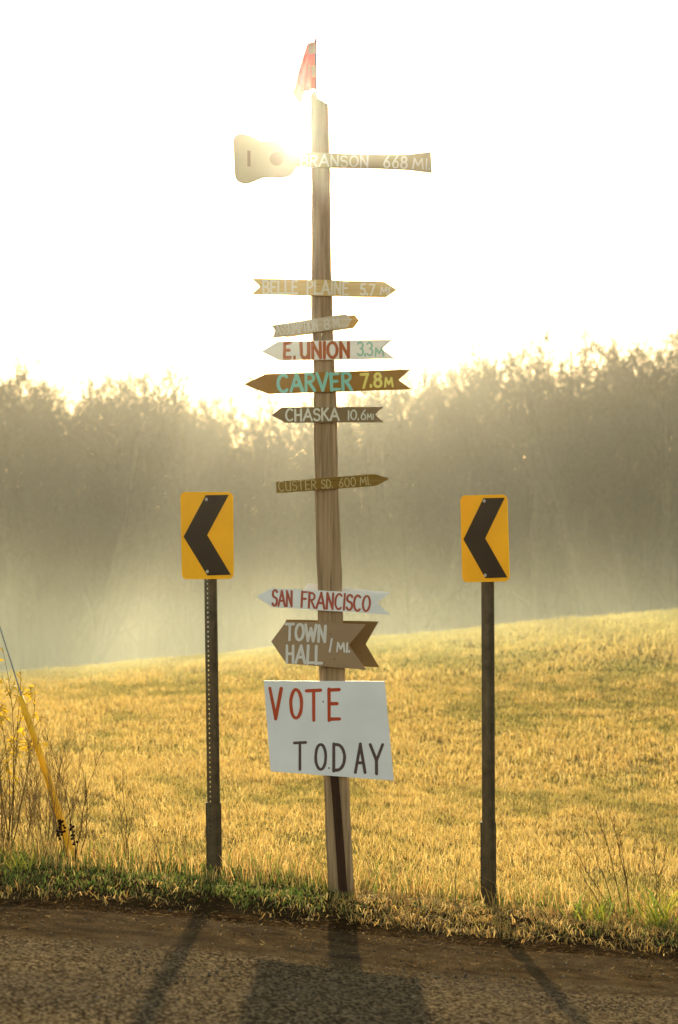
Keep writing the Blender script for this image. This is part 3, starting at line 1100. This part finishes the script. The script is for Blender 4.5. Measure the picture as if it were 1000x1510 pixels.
tree(100, 470, 91, 3, 'bare leaning tree with forked limbs rising above the wood on the left', 0.0)
tree(215, 492, 94, 7, 'bare tree just right of the leaning forked one')
tree(40, 492, 94, 6, 'slim bare tree standing tall near the left edge')
tree(285, 535, 95, 6, 'thin bare tree above the left chevron sign')
tree(560, 522, 96, 7, 'thin bare tree showing right of the lettered boards')
tree(640, 505, 95, 6, 'slim bare tree between the signpost and the right chevron')
tree(700, 495, 97, 7, 'spreading bare tree above the right chevron sign')
tree(790, 452, 95, 7, 'broad twiggy bare tree rising above the wood right of the signpost')
tree(868, 478, 94, 6, 'slim bare tree between the two tallest on the right')
tree(930, 425, 96, 6, 'tallest bare tree, near the right edge of the wood')
tree(985, 462, 95, 7, 'bare tree cut by the right edge of the picture')
tree(600, 700, 74, 2, 'small pale bare tree standing in the mist before the wood')


seen_labels = {}
NTH = 'first second third fourth fifth sixth seventh eighth ninth tenth eleventh twelfth'.split()


def woods_label(x, row):
    where = ('at the left edge' if x < 0 else 'at the far left' if x < 110 else 'left of the left chevron sign' if x < 250 else 'behind the left chevron sign' if x < 350 else
             'just left of the signpost' if x < 440 else 'behind the signpost' if x < 540 else 'just right of the signpost' if x < 620 else
             'left of the right chevron sign' if x < 680 else 'behind the right chevron sign' if x < 755 else 'right of the right chevron sign' if x < 890 else
             'at the far right' if x < 1000 else 'at the right edge')
    a = ('front-row', 'second-row', 'third-row', 'fourth-row', 'back-row')[row] + ' hazy bare tree of the wood ' + where
    seen_labels[a] = seen_labels.get(a, 0) + 1
    return a + ', ' + NTH[seen_labels[a] - 1] + ' from left'


skyline = [(-160, 545), (-60, 545), (0, 545), (80, 545), (130, 550), (200, 545), (260, 560), (330, 600), (400, 590), (480, 575), (560, 560), (620, 548), (680, 545),
           (740, 540), (800, 525), (860, 545), (900, 530), (960, 515), (1040, 520), (1160, 520)]
sx, sy = zip(*skyline)
rt = random.Random(5)
for row, (Y, step, off) in enumerate(((101, 38, 4), (106, 38, 10), (112, 40, 16), (119, 44, 20), (128, 48, 24))):
    px = -110 + row * 13
    while px < 1110:
        x = px + rt.uniform(-12, 12)
        tree(x, float(np.interp(x, sx, sy)) - 42 - 22 * float(smooth(500, 850, x)) + off + rt.uniform(-16, 32), Y + rt.uniform(-2.5, 2.5), rt.choice([0, 1, 2, 4, 5, 0, 4]), woods_label(x, row), rt.uniform(0, 6.28))
        px += step

# tangled undergrowth of the wood: nobody could count it
n = 150000
bx = rng.uniform(-42, 42, n)
by = rng.uniform(96, 136, n)
bz = ground_z(bx, by)
tall = 4.0 + 8.5 * vnoise(bx * .16, by * .05, 12) ** 1.4 + 3.5 * smooth(106, 126, by)
h0 = rng.uniform(0, 1, n) ** 1.35 * tall
P = np.stack([bx, by, bz + h0], 1)
c0 = np.array([.075, .068, .036]) * rng.uniform(.6, 1.4, (n, 1))
o = blades('undergrowth', P, rng.uniform(.8, 2.6, n), rng.uniform(.025, .06, n), rng.uniform(0, .9, n), M['brush'], c0)
tag(o, 'dim tangled undergrowth between the trunks of the wood', 'undergrowth', kind='stuff')

# ------------------------------------------------------------------ the golden field


def pick(cols, w, n):
    cols = np.array(cols)
    k = rng.choice(len(cols), n, p=np.array(w) / sum(w))
    return cols[k] * rng.uniform(.75, 1.25, (n, 1))


def scatter_field(y0, y1, ntuft, per, spread):
    u = rng.uniform(0, 1, ntuft)
    y = np.sqrt(y0 ** 2 + u * (y1 ** 2 - y0 ** 2))
    half = 0.2 * y + 2.2
    x = rng.uniform(-1, 1, ntuft) * half
    x = np.repeat(x, per) + rng.normal(0, spread, ntuft * per)
    y = np.repeat(y, per) + rng.normal(0, spread, ntuft * per)
    return x, y


Ps, Hs, Ws, Ls, Cs = [], [], [], [], []
for (y0, y1, nt, per, sp, hh, ww) in ((12.35, 20, 17000, 8, .045, .08, .0060), (20, 32, 19000, 7, .075, .095, .0105), (32, 58, 24000, 6, .11, .13, .021)):
    x, y = scatter_field(y0, y1, nt, per, sp)
    y = np.maximum(y, 12.1 + .3 * vnoise(x * 2, x * 0, 3))
    m = len(x)
    patch = vnoise(x * .35, y * .22, 21) * .4 + vnoise(x * 1.5, y * .9, 22) * .35 + vnoise(x * 4, y * 2.6, 23) * .25
    H = np.repeat(rng.uniform(.55, 1.35, nt), per) * hh * rng.uniform(.6, 1.2, m) * (0.45 + 1.2 * (1 - patch))
    C = pick([(.64, .43, .12), (.72, .52, .18), (.54, .33, .08), (.40, .30, .06)], [4, 3, 2, 1.2], m)
    gm = smooth(.48, .68, patch)[:, None] * rng.uniform(.2, 1, (m, 1))
    C = C * (1 - gm) + np.array([.24, .215, .045]) * gm
    far = smooth(30, 44, y + x * .35)[:, None]  # towards the crest: pale green-yellow grass, with haze also put into the colour
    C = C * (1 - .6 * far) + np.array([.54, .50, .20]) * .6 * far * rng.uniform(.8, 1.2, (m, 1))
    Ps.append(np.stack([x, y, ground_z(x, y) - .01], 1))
    Hs.append(H)
    Ws.append(ww * rng.uniform(.7, 1.4, m))
    Ls.append(rng.uniform(.1, 1.0, m))
    Cs.append(C)
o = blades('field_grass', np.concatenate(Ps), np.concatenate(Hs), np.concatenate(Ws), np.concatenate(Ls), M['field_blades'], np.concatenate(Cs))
tag(o, 'short golden grass covering the rolling field', 'grass', kind='stuff')

# ------------------------------------------------------------------ verge
# green grass on the lip
def verge(n, x0, x1, d0, d1, hmin, hmax, w, lean, cols, wts, name, label, cat, dens=None, bias=1.0, tuft=.04, per=6):
    k = n // per
    x = rng.uniform(x0, x1, k)
    dd = d0 + (d1 - d0) * rng.uniform(0, 1, k) ** bias
    if dens is not None:
        keep = rng.uniform(0, 1, k) < dens(x, dd)
        x, dd = x[keep], dd[keep]
    k = len(x)
    sc_ = np.repeat(rng.uniform(.5, 1.3, k), per)
    x = np.repeat(x, per) + rng.normal(0, tuft, k * per)
    dd = np.repeat(dd, per) + rng.normal(0, tuft, k * per)
    y = edge_y(x) + dd
    m = len(x)
    C = pick(cols, wts, m)
    o = blades(name, np.stack([x, y, ground_z(x, y) - .008], 1), rng.uniform(hmin, hmax, m) * sc_, w * rng.uniform(.6, 1.4, m),
               rng.uniform(lean * .2, lean * 1.6, m), M['blades'], C)
    tag(o, label, cat, kind='stuff')
    return o


GREEN = [(.10, .15, .025), (.16, .20, .035), (.07, .11, .02), (.24, .22, .06), (.30, .23, .09)]
STRAW = [(.54, .33, .09), (.64, .43, .15), (.40, .22, .06), (.20, .12, .05), (.22, .20, .05)]
left_w = lambda x, d: np.clip(0.95 - smooth(-.4, .5, x) * .75 + .65 * smooth(1.4, 2.2, x), 0.1, 1) * (0.45 + .8 * vnoise(x * 1.6, d * 2, 31))
verge(34000, -5.5, 5.5, .04, 1.15, .025, .068, .006, .8, GREEN, [4, 4, 3, 2, 1.5], 'verge_grass', 'short green grass along the lip of the verge', 'grass', left_w, 1.1)
right_w = lambda x, d: np.clip(0.16 * (1 - smooth(.1, .4, d)) + 0.06 + .95 * smooth(-.1, .4, x) - .35 * smooth(1.7, 2.5, x), 0, 1) * (0.35 + .9 * vnoise(x * 1.4, d * 2, 33))
verge(52000, -5.5, 5.5, -.12, .80, .025, .085, .006, 1.3, STRAW, [4, 4, 3, 2, 1], 'dead_grass', 'flattened straw-coloured dead grass beside the road right of the signpost', 'dead grass', right_w, 1.0)
mixw = lambda x, d: 0.30 + .5 * vnoise(x * 2, d * 3, 35)
verge(16000, -5.5, 5.5, .6, 1.6, .08, .24, .006, .6, STRAW + GREEN[:2], [4, 4, 2, 1, 2, 2, 2], 'verge_stalks', 'thin mixed stalks where the verge meets the field', 'grass', mixw, 1.0)

# chaff and straw lying on the road edge
n = 16000
x = rng.uniform(-5.5, 5.5, n)
dd = -np.abs(rng.normal(0, .8, n)) + .3
y = edge_y(x) + dd
z = np.where(dd > -.42, ground_z(x, y), road_z(x, y)) + .005
C = pick([(.34, .21, .08), (.17, .10, .04), (.09, .05, .02), (.06, .035, .015)], [1, 3, 4, 4], n)
az = rng.uniform(0, 2 * np.pi, n)
L_ = rng.uniform(.01, .045, n)
d_ = np.stack([np.cos(az), np.sin(az), rng.uniform(-.02, .22, n)], 1) * L_[:, None]
s_ = np.stack([-np.sin(az), np.cos(az), np.zeros(n)], 1) * rng.uniform(.002, .005, (n, 1))
P = np.stack([x, y, z], 1)
V = np.stack([P - s_, P + s_, P + d_ + s_ * .6, P + d_ - s_ * .6], 1).reshape(-1, 3)
o = np_mesh('chaff', V, np.arange(n)[:, None] * 4 + np.arange(4)[None], np.zeros((0, 3), int), M['chaff'], np.repeat(C, 4, axis=0))
tag(o, 'brown chaff and straw bits strewn along the road edge', 'chaff', kind='stuff')

# loose stones on the road
n = 20000
x = rng.uniform(-4.5, 4.5, n)
y = rng.uniform(6.0, 10.9, n)
r_ = rng.gamma(2.0, .0011, n) + .0018
ok = y < edge_y(x)
x, y, r_ = x[ok], y[ok], r_[ok]
n = len(x)
c = np.stack([x, y, road_z(x, y) + r_ * .35], 1)
octa = np.array([(1, 0, 0), (-1, 0, 0), (0, 1, 0), (0, -1, 0), (0, 0, .7), (0, 0, -.7)], float)
jit = rng.uniform(.7, 1.3, (n, 6, 1))
aa = rng.uniform(0, 6.28, n)
rot = np.stack([np.stack([np.cos(aa), -np.sin(aa), 0 * aa], 1), np.stack([np.sin(aa), np.cos(aa), 0 * aa], 1), np.stack([0 * aa, 0 * aa, 1 + 0 * aa], 1)], 1)
V = np.einsum('nij,nkj->nki', rot, octa[None] * jit) * r_[:, None, None] + c[:, None]
T = np.array([(0, 2, 4), (2, 1, 4), (1, 3, 4), (3, 0, 4), (2, 0, 5), (1, 2, 5), (3, 1, 5), (0, 3, 5)])
tris = (np.arange(n)[:, None, None] * 6 + T[None]).reshape(-1, 3)
C = pick([(.07, .055, .038), (.11, .088, .06), (.18, .145, .10), (.36, .30, .22)], [4, 4, 2, .5], n)
o = np_mesh('gravel', V.reshape(-1, 3), np.zeros((0, 4), int), tris, M['dry'], np.repeat(C, 6, axis=0))
tag(o, 'loose gravel scattered over the road surface', 'gravel', kind='stuff')

# ------------------------------------------------------------------ weeds


def weed(name, label, group, foot, tops, Y, r0=.0035, twigs=8, tl=.16, seeds=True, leaves=None, colr=(.13, .08, .035), seedcol=None, bend=.08, seed=1):
    rr = random.Random(seed)
    f0 = at(foot[0], foot[1], Y)
    gz = float(ground_z(f0.x, Y))
    root = empty(name, (f0.x, Y, gz))
    tag(root, label, 'weed', group)
    for k, (tx, ty) in enumerate(tops):
        p0 = Vector((f0.x + rr.uniform(-.03, .03), Y + rr.uniform(-.03, .03), gz - .02))
        p1 = at(tx, ty, Y + rr.uniform(-.18, .18))
        L = (p1 - p0).length
        bd = Vector((rr.uniform(-1, 1), rr.uniform(-.4, .4), 0)) * bend * L
        pts = [p0.lerp(p1, s) + bd * math.sin(s * math.pi) * (.6 + .4 * s) + Vector((rr.uniform(-1, 1), 0, 0)) * .008 for s in [i / 7 for i in range(8)]]
        mb, sb = MB(), MB()
        mb.tube(pts, [r0 * (1 - .75 * i / 7) for i in range(8)], 4, False)
        ends = [(pts[-1], (pts[-1] - pts[-2]).normalized())]
        for q in range(int(twigs * rr.uniform(.7, 1.3))):
            s = rr.uniform(.28, .97)
            i = min(int(s * 7), 6)
            a = pts[i].lerp(pts[i + 1], s * 7 - i)
            d = (pts[i + 1] - pts[i]).normalized()
            side = Vector((rr.choice((-1, 1)) * rr.uniform(.4, 1), rr.uniform(-.7, .7), 0))
            d = (d + side * rr.uniform(.35, .9)).normalized()
            l_ = tl * rr.uniform(.4, 1.2) * (1.25 - s * .8)
            m = a + d * l_ * .55
            e = m + (d + Vector((0, 0, .45))).normalized() * l_ * .5
            mb.tube([a, m, e], [r0 * .5, r0 * .38, r0 * .22], 3, False)
            ends.append((e, (e - m).normalized()))
            for w in range(rr.choice((0, 1, 2))):
                a2 = a.lerp(m, rr.uniform(.4, 1))
                e2 = a2 + (d + Vector((rr.uniform(-.8, .8), rr.uniform(-.5, .5), rr.uniform(0, .7)))).normalized() * l_ * rr.uniform(.25, .5)
                mb.tube([a2, e2], [r0 * .32, r0 * .18], 3, False)
                ends.append((e2, (e2 - a2).normalized()))
        st = mb.obj('stem', M['dry'], root)
        set_col(st, np.array(colr)[None] * np.ones((len(mb.v), 1)))
        if seeds:
            for (e, d) in ends:
                for w in range(rr.choice((2, 3, 4))):
                    sb.blob(e - d * .014 * w + Vector((rr.uniform(-.004, .004), 0, 0)), d, .011 * rr.uniform(.7, 1.3), .0038 * rr.uniform(.8, 1.4))
            so = sb.obj('seed_head', M['dry'], st)
            so.matrix_parent_inverse = Matrix.Translation(-Vector(root.location))
            set_col(so, np.array(seedcol or tuple(.8 * c for c in colr))[None] * np.ones((len(sb.v), 1)))
        if leaves:
            lb = MB()
            cl = []
            for (e, d) in ends:
                for w in range(leaves[0]):
                    c = e - d * rr.uniform(0, .10)
                    dr = (d * .4 + Vector((rr.uniform(-1, 1), rr.uniform(-1, 1), rr.uniform(-1.0, .3)))).normalized()
                    s = dr.cross(Vector((rr.uniform(-1, 1), rr.uniform(-1, 1), rr.uniform(-1, 1)))).normalized()
                    l_ = leaves[1] * rr.uniform(.6, 1.3)
                    lb.add([c, c + dr * l_ * .5 + s * l_ * .16, c + dr * l_, c + dr * l_ * .5 - s * l_ * .16], [(0, 1, 2, 3)])
                    f = rr.uniform(.7, 1.15)
                    cl += [tuple(f * q for q in leaves[2])] * 4
            lo = lb.obj('foliage', M['leaf'], root)
            set_col(lo, np.array(cl))
    return root


YEL = (.62, .40, .02)
weed('yellow_leaved_shrub', 'thin shrub with hanging yellow leaves beside the guy wire at the left edge', None, (10, 1275),
     [(-22, 925), (4, 955), (30, 985), (-10, 1010), (52, 1010), (-40, 960)], 12.35, .005, 9, .22, False, (4, .055, YEL), (.13, .08, .03), bend=.06, seed=3)
TANG = 'brown dry weed in the tangle at the left edge'
rw = random.Random(9)
for k in range(26):
    fx = rw.uniform(-30, 108)
    tops = [(fx + rw.uniform(-45, 45), rw.uniform(1045, 1175)) for _ in range(rw.choice((2, 3, 3)))]
    weed('dry_weed', TANG, 'dry weeds tangled at the left edge', (fx, 1275), tops, rw.uniform(12.2, 12.8) if fx > 25 and k % 3 else rw.uniform(11.8, 12.6), .0030, 15, .17, rw.random() < .5,
         colr=rw.choice([(.24, .15, .06), (.16, .10, .04), (.30, .20, .08)]), seed=20 + k)
weed('dry_weed', 'tall arching dry weed just right of the yellow guard', None, (116, 1278), [(68, 1085), (122, 1130), (150, 1105)], 12.0, .0045, 10, .15, True, colr=(.11, .065, .03), seed=51)
weed('dry_weed', 'slender single dry weed between the yellow guard and the left chevron', None, (184, 1270), [(180, 1130), (198, 1165), (170, 1160)], 12.05, .0036, 9, .14, False, colr=(.14, .085, .035), seed=52)
weed('dry_weed', 'small bent dry weed beside the left chevron post', None, (238, 1280), [(205, 1190), (225, 1225), (282, 1225)], 12.0, .003, 6, .12, False, colr=(.15, .09, .04), seed=53)
weed('dry_weed', 'thin lone grass stem left of the right chevron post', None, (666, 1330), [(672, 1235), (662, 1265)], 11.6, .0028, 3, .07, False, colr=(.16, .10, .04), seed=54)
weed('dry_weed', 'tall brown seeding weed leaning left at the right side', None, (928, 1332), [(870, 1172), (896, 1190), (912, 1225)], 11.9, .0042, 9, .16, True, colr=(.12, .07, .028), seedcol=(.085, .045, .02), seed=55, bend=.05)
weed('dry_weed', 'low brown seeding weed left of the taller leaning one', None, (905, 1335), [(832, 1230), (858, 1215), (845, 1262)], 11.8, .0038, 8, .13, True, colr=(.13, .075, .03), seedcol=(.09, .05, .02), seed=56, bend=.05)
weed('dry_weed', 'upright brown seeding weed near the right edge', None, (965, 1335), [(985, 1245), (960, 1212), (975, 1280), (945, 1250)], 11.9, .0036, 8, .13, True, colr=(.13, .08, .03), seedcol=(.09, .05, .02), seed=57, bend=.04)
# dark burr heads by the guard
for (px, py, lab, sd) in ((90, 1218, 'dried stalk with black clumped burr heads at the foot of the guard', 61), (107, 1226, 'smaller dark burr stalk just right of the black clumped one', 62)):
    f0 = at(px + 4, 1278, 11.9)
    gz = float(ground_z(f0.x, 11.9))
    e = empty('burr_stalk', (f0.x, 11.9, gz))
    tag(e, lab, 'weed')
    rr = random.Random(sd)
    mb = MB()
    tp = at(px, py - 5, 11.9)
    mb.tube([(f0.x, 11.9, gz - .02), (f0.x * .5 + tp.x * .5 + .01, 11.9, (gz + tp.z) / 2), tp], [.004, .0035, .002], 5, False)
    o = mb.obj('stem', M['dry'], e)
    set_col(o, np.ones((len(mb.v), 1)) * np.array([[.08, .045, .02]]))
    mb = MB()
    for k in range(26 if sd == 61 else 12):
        q = at(px + rr.gauss(0, 2.6), py + rr.uniform(-10, 20), 11.9 + rr.uniform(-.03, .03))
        mb.blob(q, (rr.gauss(0, 1), rr.gauss(0, 1), rr.gauss(0, 1)), .014, .011)
    o = mb.obj('burr', M['dry'], e)
    set_col(o, np.ones((len(mb.v), 1)) * np.array([[.022, .011, .006]]))

# coarse green-yellow tussocks on the right
for k, (px, py, n, hh, lab) in enumerate(((972, 1352, 46, .42, 'arching yellow-green grass tussock at the right edge'),
                                          (880, 1350, 40, .30, 'low spreading yellow-green grass tussock below the seeding weeds'),
                                          (20, 1275, 26, .20, 'small green tuft at the far left of the verge'))):
    f0 = at(px, py, 11.45)
    gz = float(ground_z(f0.x, 11.45))
    P = np.stack([f0.x + rng.normal(0, .05, n), 11.45 + rng.normal(0, .05, n), np.full(n, gz - .01)], 1)
    az = np.where(rng.uniform(0, 1, n) < .65, rng.normal(math.pi, .5, n), rng.normal(0, .6, n))
    o = blades('grass_tussock', P, rng.uniform(.5, 1.1, n) * hh, rng.uniform(.007, .013, n), rng.uniform(.3, 1.3, n), M['blades'],
               pick([(.30, .30, .03), (.22, .26, .03), (.42, .34, .04), (.14, .19, .03)], [3, 3, 2, 2], n), az, .8)
    tag(o, lab, 'grass')

# ------------------------------------------------------------------ mist lying in the hollow before the wood
def air(name, dens, g_, colr):
    m_ = bpy.data.materials.new(name)
    m_.use_nodes = True
    m_.node_tree.nodes.clear()
    o_ = m_.node_tree.nodes.new('ShaderNodeOutputMaterial')
    p_ = m_.node_tree.nodes.new('ShaderNodeVolumePrincipled')
    p_.inputs['Color'].default_value = (*colr, 1)
    p_.inputs['Density'].default_value = dens
    p_.inputs['Anisotropy'].default_value = g_
    m_.node_tree.links.new(p_.outputs[0], o_.inputs['Volume'])
    return m_


mb = MB()
x0, x1, y0, y1, z0, z1 = -125, 125, 23, 160, -7.0, 22.0
mb.add([(x0, y0, z0), (x1, y0, z0), (x1, y1, z0), (x0, y1, z0), (x0, y0, z1), (x1, y0, z1), (x1, y1, z1), (x0, y1, z1)],
       [(3, 2, 1, 0), (4, 5, 6, 7), (0, 1, 5, 4), (1, 2, 6, 5), (2, 3, 7, 6), (3, 0, 4, 7)])
mm = air('ground_mist', MIST_DENSITY, MIST_G, (0.91, 0.92, 0.72))
nt = mm.node_tree
tcm = nt.nodes.new('ShaderNodeTexCoord')
spm = nt.nodes.new('ShaderNodeSeparateXYZ')
nt.links.new(tcm.outputs['Object'], spm.inputs[0])


def mrange(src, a, b_, c, d):
    m_ = nt.nodes.new('ShaderNodeMapRange')
    m_.interpolation_type = 'SMOOTHSTEP'
    for k_, v_ in zip(('From Min', 'From Max', 'To Min', 'To Max'), (a, b_, c, d)):
        m_.inputs[k_].default_value = v_
    nt.links.new(src, m_.inputs['Value'])
    return m_.outputs[0]


def mul(a, b_):
    m_ = nt.nodes.new('ShaderNodeMath')
    m_.operation = 'MULTIPLY'
    for k_, v_ in ((0, a), (1, b_)):
        if isinstance(v_, float):
            m_.inputs[k_].default_value = v_
        else:
            nt.links.new(v_, m_.inputs[k_])
    return m_.outputs[0]


lowm = nt.nodes.new('ShaderNodeMath')
lowm.operation = 'ADD'
nt.links.new(mrange(spm.outputs['Z'], -1.0, 6.0, 1.8, 0.0), lowm.inputs[0])
nt.links.new(mrange(spm.outputs['Z'], 2.0, 21.5, 0.17, 0.0), lowm.inputs[1])
low2 = nt.nodes.new('ShaderNodeMath')
low2.operation = 'ADD'
nt.links.new(lowm.outputs[0], low2.inputs[0])
nt.links.new(mrange(spm.outputs['Z'], 0.0, 4.0, 1.3, 0.0), low2.inputs[1])
dn = mul(low2.outputs[0], mrange(spm.outputs['Y'], 24.0, 58.0, 0.0, 1.0))
dn = mul(dn, mrange(spm.outputs['Y'], 110.0, 158.0, 1.0, 0.0))
nzm = nt.nodes.new('ShaderNodeTexNoise')
nzm.inputs['Scale'].default_value = 0.07
nzm.inputs['Detail'].default_value = 2
nt.links.new(tcm.outputs['Object'], nzm.inputs['Vector'])
dn = mul(dn, mrange(nzm.outputs['Fac'], 0.3, 0.7, 0.6, 1.4))
pvm = [q for q in nt.nodes if q.type == 'PRINCIPLED_VOLUME'][0]
nt.links.new(mul(dn, MIST_DENSITY), pvm.inputs['Density'])
mo = mb.obj('mist', mm)
tag(mo, 'bank of pale mist lying between the field and the wood', 'mist', kind='stuff')

# ------------------------------------------------------------------ haze
mb = MB()
x0, x1, y0, y1, z0, z1 = -152, 152, -62, 264, -7.5, 28.0
mb.add([(x0, y0, z0), (x1, y0, z0), (x1, y1, z0), (x0, y1, z0), (x0, y0, z1), (x1, y0, z1), (x1, y1, z1), (x0, y1, z1)],
       [(3, 2, 1, 0), (4, 5, 6, 7), (0, 1, 5, 4), (1, 2, 6, 5), (2, 3, 7, 6), (3, 0, 4, 7)])
hm_ = air('morning_haze', HAZE_DENSITY, HAZE_G, (0.97, 0.95, 0.90))
hz = mb.obj('haze', hm_)
tag(hz, 'pale morning haze filling the air over field and wood', 'haze', kind='stuff')
